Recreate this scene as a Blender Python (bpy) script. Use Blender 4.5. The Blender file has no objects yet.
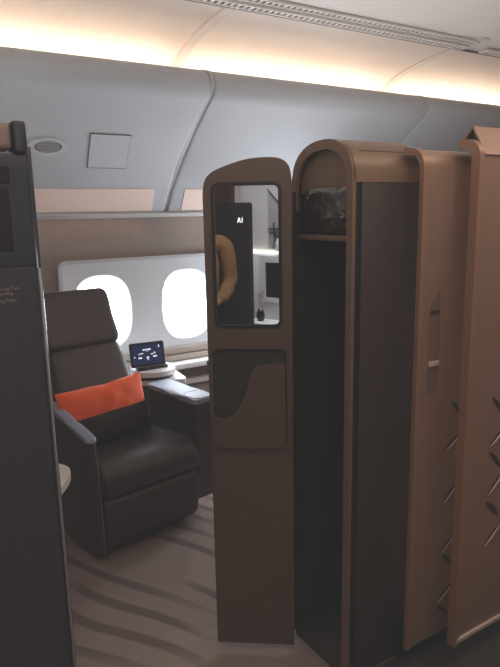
import bpy, bmesh, math, random
from mathutils import Vector, Matrix, noise
random.seed(7)
C = bpy.context.scene.collection
R = math.radians

# ------------------------------------------------------------------ materials
def mat(name, col, rough=.5, metal=0, var=.0, vscale=8, bump=0, bscale=200, emit=None, estr=0, coat=0, spec=.5,
        stretch=None, sheen=0):
    m = bpy.data.materials.new(name); m.use_nodes = True
    nt = m.node_tree; N = nt.nodes; L = nt.links
    b = N['Principled BSDF']
    b.inputs['Base Color'].default_value = (*col, 1)
    b.inputs['Roughness'].default_value = rough
    b.inputs['Metallic'].default_value = metal
    b.inputs['Specular IOR Level'].default_value = spec
    b.inputs['Coat Weight'].default_value = coat
    b.inputs['Coat Roughness'].default_value = .08
    b.inputs['Sheen Weight'].default_value = sheen
    if emit:
        b.inputs['Emission Color'].default_value = (*emit, 1); b.inputs['Emission Strength'].default_value = estr
    tc = N.new('ShaderNodeTexCoord')
    src = tc.outputs['Object']
    if stretch:
        mp = N.new('ShaderNodeMapping'); mp.inputs['Scale'].default_value = stretch
        L.new(src, mp.inputs['Vector']); src = mp.outputs['Vector']
    if var > 0:
        n = N.new('ShaderNodeTexNoise'); n.inputs['Scale'].default_value = vscale; n.inputs['Detail'].default_value = 5
        L.new(src, n.inputs['Vector'])
        r = N.new('ShaderNodeValToRGB')
        r.color_ramp.elements[0].position = .3; r.color_ramp.elements[1].position = .7
        r.color_ramp.elements[0].color = (*[c*(1-var) for c in col], 1)
        r.color_ramp.elements[1].color = (*[min(1, c*(1+var)) for c in col], 1)
        L.new(n.outputs['Fac'], r.inputs['Fac']); L.new(r.outputs['Color'], b.inputs['Base Color'])
    if bump > 0:
        n2 = N.new('ShaderNodeTexNoise'); n2.inputs['Scale'].default_value = bscale; n2.inputs['Detail'].default_value = 3
        L.new(src, n2.inputs['Vector'])
        bp = N.new('ShaderNodeBump'); bp.inputs['Strength'].default_value = bump; bp.inputs['Distance'].default_value = .002
        L.new(n2.outputs['Fac'], bp.inputs['Height']); L.new(bp.outputs['Normal'], b.inputs['Normal'])
    return m

def carpet_mat():
    m = bpy.data.materials.new('carpet'); m.use_nodes = True
    nt = m.node_tree; N = nt.nodes; L = nt.links; b = N['Principled BSDF']
    tc = N.new('ShaderNodeTexCoord')
    def strokes(loc, rot, kind, scale, nscale, dist, lo, hi, m0, m1):
        mp = N.new('ShaderNodeMapping'); mp.inputs['Location'].default_value = loc; mp.inputs['Rotation'].default_value = (0, 0, rot)
        L.new(tc.outputs['Object'], mp.inputs['Vector'])
        w = N.new('ShaderNodeTexWave'); w.wave_type = kind; w.bands_direction = 'Y'; w.rings_direction = 'Z'; w.wave_profile = 'SIN'
        w.inputs['Scale'].default_value = scale; w.inputs['Distortion'].default_value = dist; w.inputs['Detail'].default_value = 0
        w.inputs['Detail Scale'].default_value = .55
        L.new(mp.outputs['Vector'], w.inputs['Vector'])
        r = N.new('ShaderNodeMapRange'); r.interpolation_type = 'SMOOTHSTEP'
        r.inputs['From Min'].default_value = lo; r.inputs['From Max'].default_value = hi
        L.new(w.outputs['Fac'], r.inputs['Value'])
        ms = N.new('ShaderNodeMapping'); ms.inputs['Scale'].default_value = (.55, 1.6, 1)
        L.new(mp.outputs['Vector'], ms.inputs['Vector'])
        n = N.new('ShaderNodeTexNoise'); n.inputs['Scale'].default_value = nscale; n.inputs['Detail'].default_value = 0
        L.new(ms.outputs['Vector'], n.inputs['Vector'])
        r2 = N.new('ShaderNodeMapRange'); r2.inputs['From Min'].default_value = m0; r2.inputs['From Max'].default_value = m1
        L.new(n.outputs['Fac'], r2.inputs['Value'])
        mu = N.new('ShaderNodeMath'); mu.operation = 'MULTIPLY'
        L.new(r.outputs['Result'], mu.inputs[0]); L.new(r2.outputs['Result'], mu.inputs[1])
        return mu.outputs[0]
    a = strokes((0, .03, 0), R(64), 'BANDS', 2.6, 2.6, 5.0, .60, .85, .40, .55)
    c = strokes((-1.05, -2.75, 0), 0, 'RINGS', 2.6, 2.2, 2.2, .80, .97, .36, .55)
    n = N.new('ShaderNodeTexNoise'); n.inputs['Scale'].default_value = 5; n.inputs['Detail'].default_value = 6
    L.new(tc.outputs['Object'], n.inputs['Vector'])
    base = N.new('ShaderNodeMix'); base.data_type = 'RGBA'
    base.inputs[6].default_value = (.245, .185, .158, 1); base.inputs[7].default_value = (.34, .26, .228, 1)
    L.new(n.outputs['Fac'], base.inputs[0])
    m1 = N.new('ShaderNodeMix'); m1.data_type = 'RGBA'; m1.inputs[7].default_value = (.31, .235, .205, 1)
    L.new(c, m1.inputs[0]); L.new(base.outputs[2], m1.inputs[6])
    m2 = N.new('ShaderNodeMix'); m2.data_type = 'RGBA'; m2.inputs[7].default_value = (.17, .123, .107, 1)
    L.new(a, m2.inputs[0]); L.new(m1.outputs[2], m2.inputs[6])
    L.new(m2.outputs[2], b.inputs['Base Color'])
    b.inputs['Roughness'].default_value = .95; b.inputs['Specular IOR Level'].default_value = .1
    n3 = N.new('ShaderNodeTexNoise'); n3.inputs['Scale'].default_value = 350
    L.new(tc.outputs['Object'], n3.inputs['Vector'])
    bp = N.new('ShaderNodeBump'); bp.inputs['Strength'].default_value = .6; bp.inputs['Distance'].default_value = .003
    L.new(n3.outputs['Fac'], bp.inputs['Height']); L.new(bp.outputs['Normal'], b.inputs['Normal'])
    return m

M = dict(
    carpet=carpet_mat(),
    ceil=mat('ceiling_cream', (.80, .74, .68), .55, var=.02, vscale=2),
    bin=mat('bin_grey', (.515, .52, .535), .62, spec=.25, var=.025, vscale=3),
    bin_edge=mat('bin_edge_grey', (.62, .60, .57), .4),
    hatch=mat('hatch_grey', (.56, .565, .58), .6),
    gap=mat('gap_dark', (.12, .10, .09), .7),
    warmpanel=mat('underbin_panel', (.97, .76, .65), .45),
    wallbrown=mat('sidewall_taupe', (.30, .245, .215), .6, var=.05, vscale=20),
    lining=mat('window_lining', (.74, .76, .78), .45, var=.02, vscale=4),
    reveal=mat('window_reveal', (.95, .96, .98), .6),
    rim=mat('lining_rim', (.60, .60, .61), .35),
    rail=mat('rail_beige', (.42, .35, .29), .5),
    ledge=mat('ledge_white', (.82, .80, .78), .3),
    pane=mat('daylight_pane', (.9, .95, 1), .4, emit=(.86, .92, 1.0), estr=15),
    wardrobe=mat('wardrobe_bronze', (.22, .135, .088), .42, metal=.25, var=.06, vscale=30),
    doorface=mat('door_bronze', (.13, .085, .062), .45, metal=.2, var=.05, vscale=14),
    header=mat('header_tan', (.19, .12, .08), .5, var=.05),
    wood=mat('dark_wood', (.045, .030, .026), .42, var=.35, vscale=6, stretch=(3, 3, 45)),
    wood2=mat('red_brown_wood', (.10, .055, .04), .5, var=.3, vscale=6, stretch=(3, 3, 30)),
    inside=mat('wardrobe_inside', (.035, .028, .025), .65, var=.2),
    shelf=mat('shelf_brown', (.17, .105, .07), .5),
    black=mat('black_trim', (.012, .012, .013), .45),
    mirror=mat('mirror_glass', (.78, .79, .80), .015, metal=1),
    panel=mat('panel_bronze', (.33, .205, .145), .40, metal=.30, var=.04, vscale=5),
    panelrim=mat('panel_rim', (.36, .205, .13), .38, metal=.3),
    leaf=mat('leaf_recess', (.035, .024, .02), .5),
    leafedge=mat('leaf_edge', (.62, .55, .48), .4, metal=.2),
    handle=mat('handle_recess', (.24, .17, .13), .35, metal=.3),
    chrome=mat('chrome', (.75, .72, .68), .18, metal=1),
    leather=mat('dark_leather', (.045, .032, .030), .36, var=.12, vscale=12, bump=.25, bscale=260),
    leatherback=mat('dark_leather_back', (.055, .033, .029), .45, var=.12, vscale=12, bump=.25, bscale=260),
    shell=mat('seat_shell', (.05, .04, .038), .33, var=.05),
    armtop=mat('armrest_grey', (.25, .28, .34), .48, var=.04),
    orange=mat('orange_cloth', (.98, .125, .025), .8, var=.04, vscale=40, bump=.3, bscale=500, sheen=.2),
    darkcloth=mat('dark_satin_cloth', (.030, .020, .018), .45, var=.2, vscale=30),
    tabscreen=mat('tablet_screen', (.012, .018, .045), .12, emit=(.03, .055, .17), estr=.28),
    icon=mat('screen_icon', (.7, .75, .85), .4, emit=(.75, .82, 1), estr=.75),
    iconwarm=mat('screen_icon_warm', (.8, .6, .3), .4, emit=(1, .72, .35), estr=.55),
    bezel=mat('tablet_bezel', (.015, .015, .018), .2),
    caseedge=mat('tablet_case', (.55, .53, .52), .35),
    tray=mat('tray_white', (.85, .83, .80), .35),
    beige=mat('beige_table', (.62, .55, .46), .4, var=.03),
    consolebody=mat('console_body', (.17, .135, .115), .5, var=.1),
    leftpanel=mat('entry_panel', (.038, .038, .045), .30, var=.25, vscale=60, bump=.15, bscale=120),
    leftgloss=mat('entry_gloss', (.038, .042, .055), .16, coat=.4),
    screenoff=mat('screen_off', (.018, .017, .018), .1),
    cap=mat('cap_taupe', (.23, .16, .13), .4, var=.05),
    silver=mat('silver_trim', (.40, .41, .45), .38, metal=.6),
    text=mat('panel_text', (.30, .25, .235), .6),
    grille=mat('grille_grey', (.15, .13, .12), .6),
    ventgrey=mat('vent_grey', (.78, .72, .67), .5),
    rearwall=mat('rear_wall', (.62, .60, .60), .6, var=.03, vscale=2),
    rearwhite=mat('rear_white', (.80, .80, .82), .5),
    rearshade=mat('rear_shade', (.36, .345, .335), .7, var=.05),
    glow=mat('ledge_glow', (1, .95, .85), .5, emit=(1, .93, .80), estr=1.1),
    sign=mat('sign_lit', (.02, .02, .02), .3),
    signglyph=mat('sign_glyph', (1, 1, 1), .3, emit=(1, .99, .96), estr=2.2),
    petal=mat('petal_white', (.80, .74, .68), .6, sheen=.2),
    stem=mat('stem_green', (.09, .14, .05), .5),
    vase=mat('vase_black', (.015, .015, .017), .25),
    skin=mat('skin', (.56, .33, .23), .5, var=.05),
    shirt=mat('ochre_shirt', (.40, .25, .12), .75, var=.12, vscale=14, bump=.3, bscale=40),
    trousers=mat('dark_trousers', (.03, .03, .04), .8, var=.1),
    hair=mat('dark_hair', (.015, .011, .009), .5, var=.3, vscale=60),
    shoe=mat('black_shoe', (.014, .013, .013), .3),
    eyewhite=mat('eye_white', (.75, .74, .72), .2),
    lips=mat('lips', (.42, .17, .14), .5),
)

def plastic_mat():
    m = bpy.data.materials.new('crinkled_plastic'); m.use_nodes = True
    nt = m.node_tree; N = nt.nodes; L = nt.links; b = N['Principled BSDF']
    b.inputs['Base Color'].default_value = (.028, .018, .015, 1); b.inputs['Roughness'].default_value = .10
    b.inputs['Specular IOR Level'].default_value = 1.0; b.inputs['Coat Weight'].default_value = .8
    tc = N.new('ShaderNodeTexCoord')
    v = N.new('ShaderNodeTexVoronoi'); v.inputs['Scale'].default_value = 30; v.feature = 'F1'
    n = N.new('ShaderNodeTexNoise'); n.inputs['Scale'].default_value = 45; n.inputs['Detail'].default_value = 5; n.inputs['Distortion'].default_value = 1.4
    L.new(tc.outputs['Object'], n.inputs['Vector']); L.new(tc.outputs['Object'], v.inputs['Vector'])
    a = N.new('ShaderNodeMath'); a.operation = 'ADD'
    L.new(v.outputs['Distance'], a.inputs[0]); L.new(n.outputs['Fac'], a.inputs[1])
    bp = N.new('ShaderNodeBump'); bp.inputs['Strength'].default_value = .5; bp.inputs['Distance'].default_value = .004
    L.new(a.outputs[0], bp.inputs['Height']); L.new(bp.outputs['Normal'], b.inputs['Normal']); L.new(bp.outputs['Normal'], b.inputs['Coat Normal'])
    return m
M['plastic'] = plastic_mat()

# ------------------------------------------------------------------ mesh builder
def rrect(x0, x1, y0, y1, r, n=6):
    pts = []
    for cx, cy, a in ((x1-r, y1-r, 0), (x0+r, y1-r, 90), (x0+r, y0+r, 180), (x1-r, y0+r, 270)):
        for i in range(n+1):
            t = R(a+90*i/n); pts.append((cx+r*math.cos(t), cy+r*math.sin(t)))
    return pts
def superell(cx, cy, a, b, p=3, n=40):
    out = []
    for i in range(n):
        t = 2*math.pi*i/n; c, s = math.cos(t), math.sin(t)
        out.append((cx+a*math.copysign(abs(c)**(2/p), c), cy+b*math.copysign(abs(s)**(2/p), s)))
    return out
def catmull(pts, n=6, closed=False):
    out = []; L = len(pts)
    rng = range(L if closed else L-1)
    for i in rng:
        if closed: p0, p1, p2, p3 = pts[(i-1) % L], pts[i], pts[(i+1) % L], pts[(i+2) % L]
        else: p0, p1, p2, p3 = pts[max(i-1, 0)], pts[i], pts[i+1], pts[min(i+2, L-1)]
        for k in range(n):
            t = k/n
            out.append(tuple(.5*((2*b)+(-a+c)*t+(2*a-5*b+4*c-d)*t*t+(-a+3*b-3*c+d)*t**3) for a, b, c, d in zip(p0, p1, p2, p3)))
    if not closed: out.append(tuple(pts[-1]))
    return out

class MB:
    def __init__(s): s.bm = bmesh.new()
    def box(s, x0, x1, y0, y1, z0, z1, bev=0, seg=2):
        r = bmesh.ops.create_cube(s.bm, size=1)
        for v in r['verts']:
            v.co = Vector(((x0+x1)/2+v.co.x*(x1-x0), (y0+y1)/2+v.co.y*(y1-y0), (z0+z1)/2+v.co.z*(z1-z0)))
        if bev:
            es = list({e for v in r['verts'] for e in v.link_edges})
            bmesh.ops.bevel(s.bm, geom=es, offset=bev, segments=seg, profile=.5, affect='EDGES')
        return s
    def plate(s, outer, holes=(), thick=.02, o=(0, 0, 0), u=(1, 0, 0), v=(0, 0, 1), n=None, bulge=None):
        """2D outline with holes in the plane (o,u,v); solid towards -n (n = front normal)."""
        o, u, v = Vector(o), Vector(u), Vector(v)
        n = Vector(n) if n else u.cross(v)
        bm = bmesh.new(); loops = []
        for lp in [outer]+list(holes):
            vs = [bm.verts.new((p[0], p[1], 0)) for p in lp]
            for i in range(len(vs)): bm.edges.new((vs[i], vs[(i+1) % len(vs)]))
            loops.append(vs)
        bmesh.ops.triangle_fill(bm, use_beauty=True, use_dissolve=False, edges=bm.edges[:])
        tri = [[w.co.copy() for w in f.verts] for f in bm.faces]
        bl = [[w.co.copy() for w in lp] for lp in loops]; bm.free()
        cache = {}
        def V(p, d):
            k = (round(p.x, 6), round(p.y, 6), d)
            if k not in cache:
                q = o+u*p.x+v*p.y - n*(d*thick)
                if bulge and d == 0: q += n*bulge(p.x, p.y)
                cache[k] = s.bm.verts.new(q)
            return cache[k]
        for t in tri:
            for d in (0, 1):
                vs = [V(p, d) for p in t]
                try: s.bm.faces.new(vs if d == 0 else vs[::-1])
                except ValueError: pass
        for lp in bl:
            for i in range(len(lp)):
                a, b = lp[i], lp[(i+1) % len(lp)]
                try: s.bm.faces.new((V(a, 0), V(b, 0), V(b, 1), V(a, 1)))
                except ValueError: pass
        return s
    def rings(s, rings, cap=True, closed=True):
        rv = [[s.bm.verts.new(p) for p in r] for r in rings]
        for a, b in zip(rv, rv[1:]):
            L = len(a)
            for i in range(L if closed else L-1):
                j = (i+1) % L
                s.bm.faces.new((a[i], a[j], b[j], b[i]))
        if cap and closed:
            s.bm.faces.new(rv[0][::-1]); s.bm.faces.new(rv[-1])
        return s
    def sweepx(s, prof, x0, x1, closed=True, cap=True, nx=1):
        return s.rings([[(x0+(x1-x0)*k/nx, p[0], p[1]) for p in prof] for k in range(nx+1)], cap, closed)
    def strip(s, prof, x0, x1, t, nx=1):
        """open profile (y,z) thickened by t (to the left normal) and swept along x"""
        q = []
        for i, p in enumerate(prof):
            a = prof[max(i-1, 0)]; b = prof[min(i+1, len(prof)-1)]
            dy, dz = b[0]-a[0], b[1]-a[1]; l = math.hypot(dy, dz) or 1
            q.append((p[0]-dz/l*t, p[1]+dy/l*t))
        return s.sweepx(list(prof)+q[::-1], x0, x1, nx=nx)
    def soft(s, prof, x0, x1, e=.03, n=5, xf=None, mid=6):
        """closed profile (y,z) swept in x with rounded ends of size e"""
        cy = sum(p[0] for p in prof)/len(prof); cz = sum(p[1] for p in prof)/len(prof)
        def ins(p, d):
            dy, dz = cy-p[0], cz-p[1]; l = math.hypot(dy, dz) or 1
            d = min(d, l*.8); return p[0]+dy/l*d, p[1]+dz/l*d
        st = [(x0+e*(1-math.cos(a)), e*(1-math.sin(a))) for a in [math.pi/2*i/n for i in range(n+1)]]
        st += [(x0+e+(x1-x0-2*e)*k/mid, 0) for k in range(1, mid)]
        st += [(x1-e*(1-math.cos(a)), e*(1-math.sin(a))) for a in [math.pi/2*(n-i)/n for i in range(n+1)]]
        rings = []
        for x, d in st:
            r = []
            for p in prof:
                y, z = ins(p, d); q = Vector((x, y, z))
                r.append(xf(q) if xf else q)
            rings.append(r)
        return s.rings(rings)
    def tube(s, path, r, n=8, cap=True):
        P = [Vector(p) for p in path]; rings = []
        rr = r if isinstance(r, (list, tuple)) else [r]*len(P)
        for i, p in enumerate(P):
            t = (P[min(i+1, len(P)-1)]-P[max(i-1, 0)]).normalized()
            a = t.orthogonal().normalized() if i == 0 else (a-t*a.dot(t)).normalized()
            b = t.cross(a)
            rings.append([p+(a*math.cos(2*math.pi*k/n)+b*math.sin(2*math.pi*k/n))*rr[i] for k in range(n)])
        return s.rings(rings, cap)
    def lathe(s, prof, o=(0, 0, 0), n=24):
        o = Vector(o)
        return s.rings([[o+Vector((r*math.cos(2*math.pi*k/n), r*math.sin(2*math.pi*k/n), z)) for k in range(n)] for r, z in prof])
    def ell(s, c, r, seg=20, rg=14):
        q = bmesh.ops.create_uvsphere(s.bm, u_segments=seg, v_segments=rg, radius=1)
        for v in q['verts']: v.co = Vector((c[0]+v.co.x*r[0], c[1]+v.co.y*r[1], c[2]+v.co.z*r[2]))
        return s
    def build(s, name, m, parent=None, world=True, angle=35, kind=None):
        me = bpy.data.meshes.new(name)
        bmesh.ops.recalc_face_normals(s.bm, faces=s.bm.faces[:])
        if world and parent is not None:
            inv = root_matrix(parent).inverted()
            for v in s.bm.verts: v.co = inv @ v.co
        s.bm.to_mesh(me); s.bm.free()
        me.materials.append(m); me.shade_smooth(); me.set_sharp_from_angle(angle=R(angle))
        o = bpy.data.objects.new(name, me); C.objects.link(o)
        if parent is not None: o.parent = parent
        if kind: o['kind'] = kind
        return o
def root_matrix(o):
    while o.parent: o = o.parent
    return Matrix.Translation(o.location) @ Matrix.Rotation(o.rotation_euler.z, 4, 'Z')
def thing(name, label, cat, loc=(0, 0, 0), rotz=0, group=None):
    o = bpy.data.objects.new(name, None); C.objects.link(o); o.empty_display_size = .1
    o.location = loc; o.rotation_euler = (0, 0, rotz); o['label'] = label; o['category'] = cat
    if group: o['group'] = group
    return o
def tag(o, label, cat, group=None):
    o['label'] = label; o['category'] = cat
    if group: o['group'] = group
    return o
def struct(o): o['kind'] = 'structure'; return o
def glyphs(body, size, o, u, v, n, name, m, parent, align='RIGHT', ext=.0004):
    cu = bpy.data.curves.new(name, 'FONT'); cu.body = body; cu.size = size; cu.align_x = align; cu.extrude = ext
    ob = bpy.data.objects.new('t', cu); C.objects.link(ob)
    dg = bpy.context.evaluated_depsgraph_get()
    me = bpy.data.meshes.new_from_object(ob.evaluated_get(dg))
    bpy.data.objects.remove(ob)
    o, u, v, n = Vector(o), Vector(u), Vector(v), Vector(n)
    inv = root_matrix(parent).inverted()
    for q in me.vertices: q.co = inv @ (o+u*q.co.x+v*q.co.y+n*q.co.z)
    me.name = name; me.materials.clear(); me.materials.append(m)
    ob = bpy.data.objects.new(name, me); C.objects.link(ob); ob.parent = parent
    return ob

XL, XR, YB = -1.9, 4.72, -1.5          # cabin extent
# ================================================================== SETTING
struct(MB().box(XL, XR, YB, 3.75, -.05, 0).build('floor', M['carpet']))

# window wall: taupe sidewall with holes, paler lining with holes, deep reveals and bright panes
WX = [1.16, 1.73, 2.30]; WZ = 1.015
holes = [superell(x, WZ, .182, .230, 2.7, 44) for x in WX]
struct(MB().plate([(XL, 0), (XR, 0), (XR, 1.66), (XL, 1.66)], [superell(x, WZ, .188, .237, 2.7, 44) for x in WX], .02,
                  o=(0, 3.575, 0), n=(0, -1, 0)).build('wall_window', M['wallbrown']))
struct(MB().plate(rrect(.905, 3.6, .735, 1.34, .05), [rrect(.925, 3.58, .75, 1.322, .04)], .035, o=(0, 3.538, 0), n=(0, -1, 0))
       .build('trim_lining_rim', M['rim']))
struct(MB().plate(rrect(.920, 3.585, .745, 1.327, .042), holes, .025, o=(0, 3.548, 0), n=(0, -1, 0)).build('wall_window_lining', M['lining']))
for i, x in enumerate(WX):
    b = MB()
    rings = []
    for k, (y, f) in enumerate(((3.547, 1.0), (3.556, .955), (3.575, .88), (3.605, .82), (3.655, .785))):
        rings.append([(p[0], y, p[1]) for p in superell(x, WZ, .182*f, .230*f, 2.7, 44)])
    b.rings(rings, cap=False)
    w = struct(b.build('window_%d' % (i+1), M['reveal']))
    MB().plate(superell(x, WZ, .182*.80, .230*.80, 2.7, 44), (), .01, o=(0, 3.65, 0), n=(0, -1, 0)).build('pane', M['pane'], w, world=False)
# rails and ledge under the windows
struct(MB().box(XL, XR, 3.52, 3.575, .695, .737, .006).build('trim_1', M['rail']))
struct(MB().box(XL, XR, 3.50, 3.575, .655, .690, .006).build('trim_2', M['rail']))
struct(MB().box(XL, XR, 3.42, 3.575, .612, .650, .008).build('trim_3', M['ledge']))
struct(MB().box(XL, XR, 3.535, 3.575, .47, .505, .006).build('trim_4', M['ledge']))
struct(MB().box(XL, XR, 3.545, 3.575, 0, .10, .006).build('baseboard_window', M['rail']))
# fairing between bins and sidewall
struct(MB().strip([(3.445, 1.603), (3.47, 1.592), (3.53, 1.584), (3.575, 1.58)], XL, XR, .012).build('trim_5', M['bin_edge']))
# remaining shell of the cabin
struct(MB().box(XL-.05, XL, YB, 3.75, 0, 2.7).build('wall_left', M['rearwall']))
struct(MB().box(XR, XR+.05, YB, 3.75, 0, 2.7).build('wall_right', M['rearwall']))
struct(MB().box(XL, XR, YB-.05, YB, 0, 2.7).build('wall_rear', M['rearwall']))
struct(MB().box(XL, XR, 3.70, 3.75, 0, 2.7).build('wall_hull', M['bin_edge']))
cove = catmull([(3.66, 2.18), (3.40, 2.22), (3.30, 2.30), (3.20, 2.405), (3.05, 2.475), (2.85, 2.515), (2.64, 2.535), (2.30, 2.55), (1.6, 2.56), (.4, 2.56), (YB, 2.56)], 5)
struct(MB().strip(cove, XL, XR, -.03).build('ceiling', M['ceil']))
# curved ribs over the ceiling cove at the joints of the bins
ribp = [p for p in cove if 2.33 < p[0] < 3.38]
ti = 6
for x in (0.0, 1.56, 3.12):
    o = struct(MB().strip([(y-.003, z-.006) for y, z in ribp], x-.028, x+.028, -.006).build('trim_%d' % ti, M['bin_edge']))
    ti += 1
    b = MB()
    b.strip([(y-.001, z-.003) for y, z in ribp], x-.036, x+.036, -.004)
    b.build('seam', M['warmpanel'], o, world=False)

# ================================================================== OVERHEAD BINS
bprof = catmull([(3.06, 2.285), (2.98, 2.311), (2.90, 2.316), (2.838, 2.298), (2.805, 2.258), (2.802, 2.22), (2.832, 2.176), (2.90, 2.130), (3.00, 2.058), (3.12, 1.965),
                 (3.23, 1.868), (3.335, 1.765)], 4)
under = [(3.345, 1.755), (3.352, 1.748), (3.455, 1.612), (3.47, 1.608)]
full = bprof+under+[(3.66, 1.62), (3.66, 2.17), (3.40, 2.20), (3.10, 2.26)]
def on_bin(z):      # y and slope of the bin front at height z
    for a, c in zip(bprof, bprof[1:]):
        if a[1] >= z >= c[1] and a[1] < 2.31:
            t = (a[1]-z)/(a[1]-c[1]+1e-9); return a[0]+(c[0]-a[0])*t
def make_bin(x0, label):
    t = thing('overhead_bin', label, 'overhead bin', (x0, 2.9, 1.6), 0, 'overhead bins above the windows')
    ccy, ccz = 3.30, 2.02
    def inset(d):
        out = []
        for p in full:
            l = math.hypot(ccy-p[0], ccz-p[1]); out.append((p[0]+(ccy-p[0])/l*d, p[1]+(ccz-p[1])/l*d))
        return out
    MB().rings([[(x0+a, p[0], p[1]) for p in inset(d)] for a, d in ((.012, .020), (.014, .010), (.020, .004), (.032, 0), (1.528, 0), (1.540, .004), (1.546, .010), (1.548, .020))]).build('bin_body', M['bin'], t)
    # bead along the joint to the next bin, following the front
    jp = bprof[4:]+under[1:3]
    d = MB().strip([(p[0]+.010, p[1]+.006) for p in jp], x0+1.5495, x0+1.5705, .02).build('joint_strip', M['bin'], t)
    # recessed panel on the underside, its warm glow put into the pinkish colour
    y0, z0, y1, z1 = 3.356, 1.745, 3.448, 1.622
    n = Vector((0, -(z0-z1), -(y1-y0))).normalized()
    def up(a, c): return ((a), c)
    vdir = Vector((0, y1-y0, z1-z0)); L = vdir.length; vdir /= L
    out = [(0, 0), (1.365, 0), (1.375, L), (.01, L)]
    MB().plate([(p[0], p[1]) for p in out], (), .006, o=Vector((x0+.09, y0, z0))+n*.004, u=(1, 0, 0), v=vdir, n=n).build('lower_panel', M['warmpanel'], t)
    # access hatch, shaped to the curved front
    b = MB(); hx0, hx1, hz0, hz1 = x0+1.015, x0+1.225, 1.852, 2.000
    def patch(b, a0, a1, c0, c1, off, th):
        zs = [c1+(c0-c1)*k/8 for k in range(9)]
        n0 = len(b.bm.verts)
        b.strip([(on_bin(z)-off, z) for z in zs], a0, a1, -th)
        for v in list(b.bm.verts)[n0:]: v.co.x += (1.926-v.co.z)*.17
    patch(b, hx0-.0025, hx1+.0025, hz0-.0025, hz1+.0025, .0015, .004)
    hg = b.build('hatch_gap', M['gap'], t)
    b = MB(); patch(b, hx0, hx1, hz0, hz1, .004, .004)
    hd = b.build('hatch_door', M['hatch'], t)
    MB().lathe([(.001, .004), (.007, .004), (.009, 0)], n=16).bm_rot(on_bin(1.92)-.006, hx1-.022, 1.92).build('latch', M['rim'], hd)
    return t
def bm_rot(s, y, x, z):     # turn a lathe so its axis faces the aisle and slightly down
    rot = Matrix.Rotation(R(132), 4, 'X')
    for v in s.bm.verts: v.co = Matrix.Translation((x, y, z)) @ (rot @ v.co)
    return s
MB.bm_rot = bm_rot
bins = [make_bin(-1.56, 'pale grey overhead bin at the far left end of the row, past the entry panel'),
        make_bin(0, 'pale grey overhead bin with round speaker grille and square hatch, leftmost'),
        make_bin(1.56, 'pale grey overhead bin in the middle, directly above the bronze wardrobe'),
        make_bin(3.12, 'pale grey overhead bin at the far right of the row')]
# the round speaker grille on the bin over the armchair
t = bins[1]
ax = Vector((0, on_bin(2.0)-on_bin(1.93), .07)).normalized()
nn = Vector((1, 0, 0)).cross(ax)
if nn.y > 0: nn = -nn
sc = Vector((.806, on_bin(1.940), 1.940))+nn*.002
ring = MB().plate(superell(0, 0, .098, .058, 2, 40), [superell(0, 0, .068, .040, 2, 40)], .008, o=sc+nn*.004, u=(1, 0, 0), v=ax, n=nn).build('speaker_ring', M['hatch'], t)
sg = MB().plate(superell(0, 0, .070, .042, 2, 40), (), .004, o=sc+nn*.002, u=(1, 0, 0), v=ax, n=nn).build('speaker_grille', M['grille'], t)
b = MB()
for i in range(-6, 7):
    for j in (-2, -1, 0, 1, 2):
        px, py = i*.0105+(j % 2)*.005, j*.015
        if (px/.062)**2+(py/.036)**2 < 1:
            b.plate(superell(px, py, .0030, .0045, 2, 8), (), .002, o=sc+nn*.0035, u=(1, 0, 0), v=ax, n=nn)
b.build('mesh_dots', M['rim'], sg)

# ================================================================== CEILING VENTS
def vent(x0, x1, y, w, label):
    z = 2.540 if y < 2.5 else 2.535
    t = thing('ceiling_vent', label, 'air vent', ((x0+x1)/2, y, z), 0, 'long air vents in the ceiling')
    MB().plate(rrect(x0-.012, x1+.012, y-w/2-.010, y+w/2+.010, .008), [rrect(x0, x1, y-w/2, y+w/2, .004)], .012, o=(0, 0, z-.010), u=(1, 0, 0), v=(0, 1, 0), n=(0, 0, -1)).build('vent_frame', M['ventgrey'], t)
    MB().box(x0, x1, y-w/2, y+w/2, z-.004, z+.002).build('vent_backing', M['gap'], t)
    b = MB(); n = int((x1-x0)/.034)
    for i in range(n):
        x = x0+(x1-x0)*(i+.5)/n
        b.box(x-.0085, x+.0085, y-w/2, y+w/2, z-.0075, z-.0055)
    b.build('vent_slats', M['ventgrey'], t)
vent(1.00, 3.13, 2.553, .042, 'long slatted ceiling vent of the pair, nearer the bright cove')
vent(1.00, 3.12, 2.468, .036, 'long slatted ceiling vent of the pair, further from the bright cove')
vent(3.30, 4.2, 2.545, .050, 'slatted ceiling vent at the right, past the second ceiling rib')
struct(MB().box(XL, XR, 2.590, 2.598, 2.526, 2.540).build('trim_9', M['grille']))

# ================================================================== WARDROBE
wd = thing('wardrobe', 'bronze arched-top wardrobe cupboard with open mirrored door', 'wardrobe', (1.2, 1.35, 0))
arch = [(1.35, 1.60)]+catmull([(1.35, 1.68), (1.357, 1.735), (1.385, 1.778), (1.43, 1.803), (1.475, 1.811), (1.53, 1.806), (1.575, 1.785), (1.607, 1.745), (1.622, 1.68)], 5)+[(1.622, 1.60)]
arch = [(y if y < 1.475 else 1.475+(y-1.475)*1.20, z) for y, z in arch]
YF = arch[-1][0]
WX0, WX1 = 1.20, 1.48
MB().strip(arch[1:-1], WX0+.004, WX1, -.012).build('cap', M['wardrobe'], wd)
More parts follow.
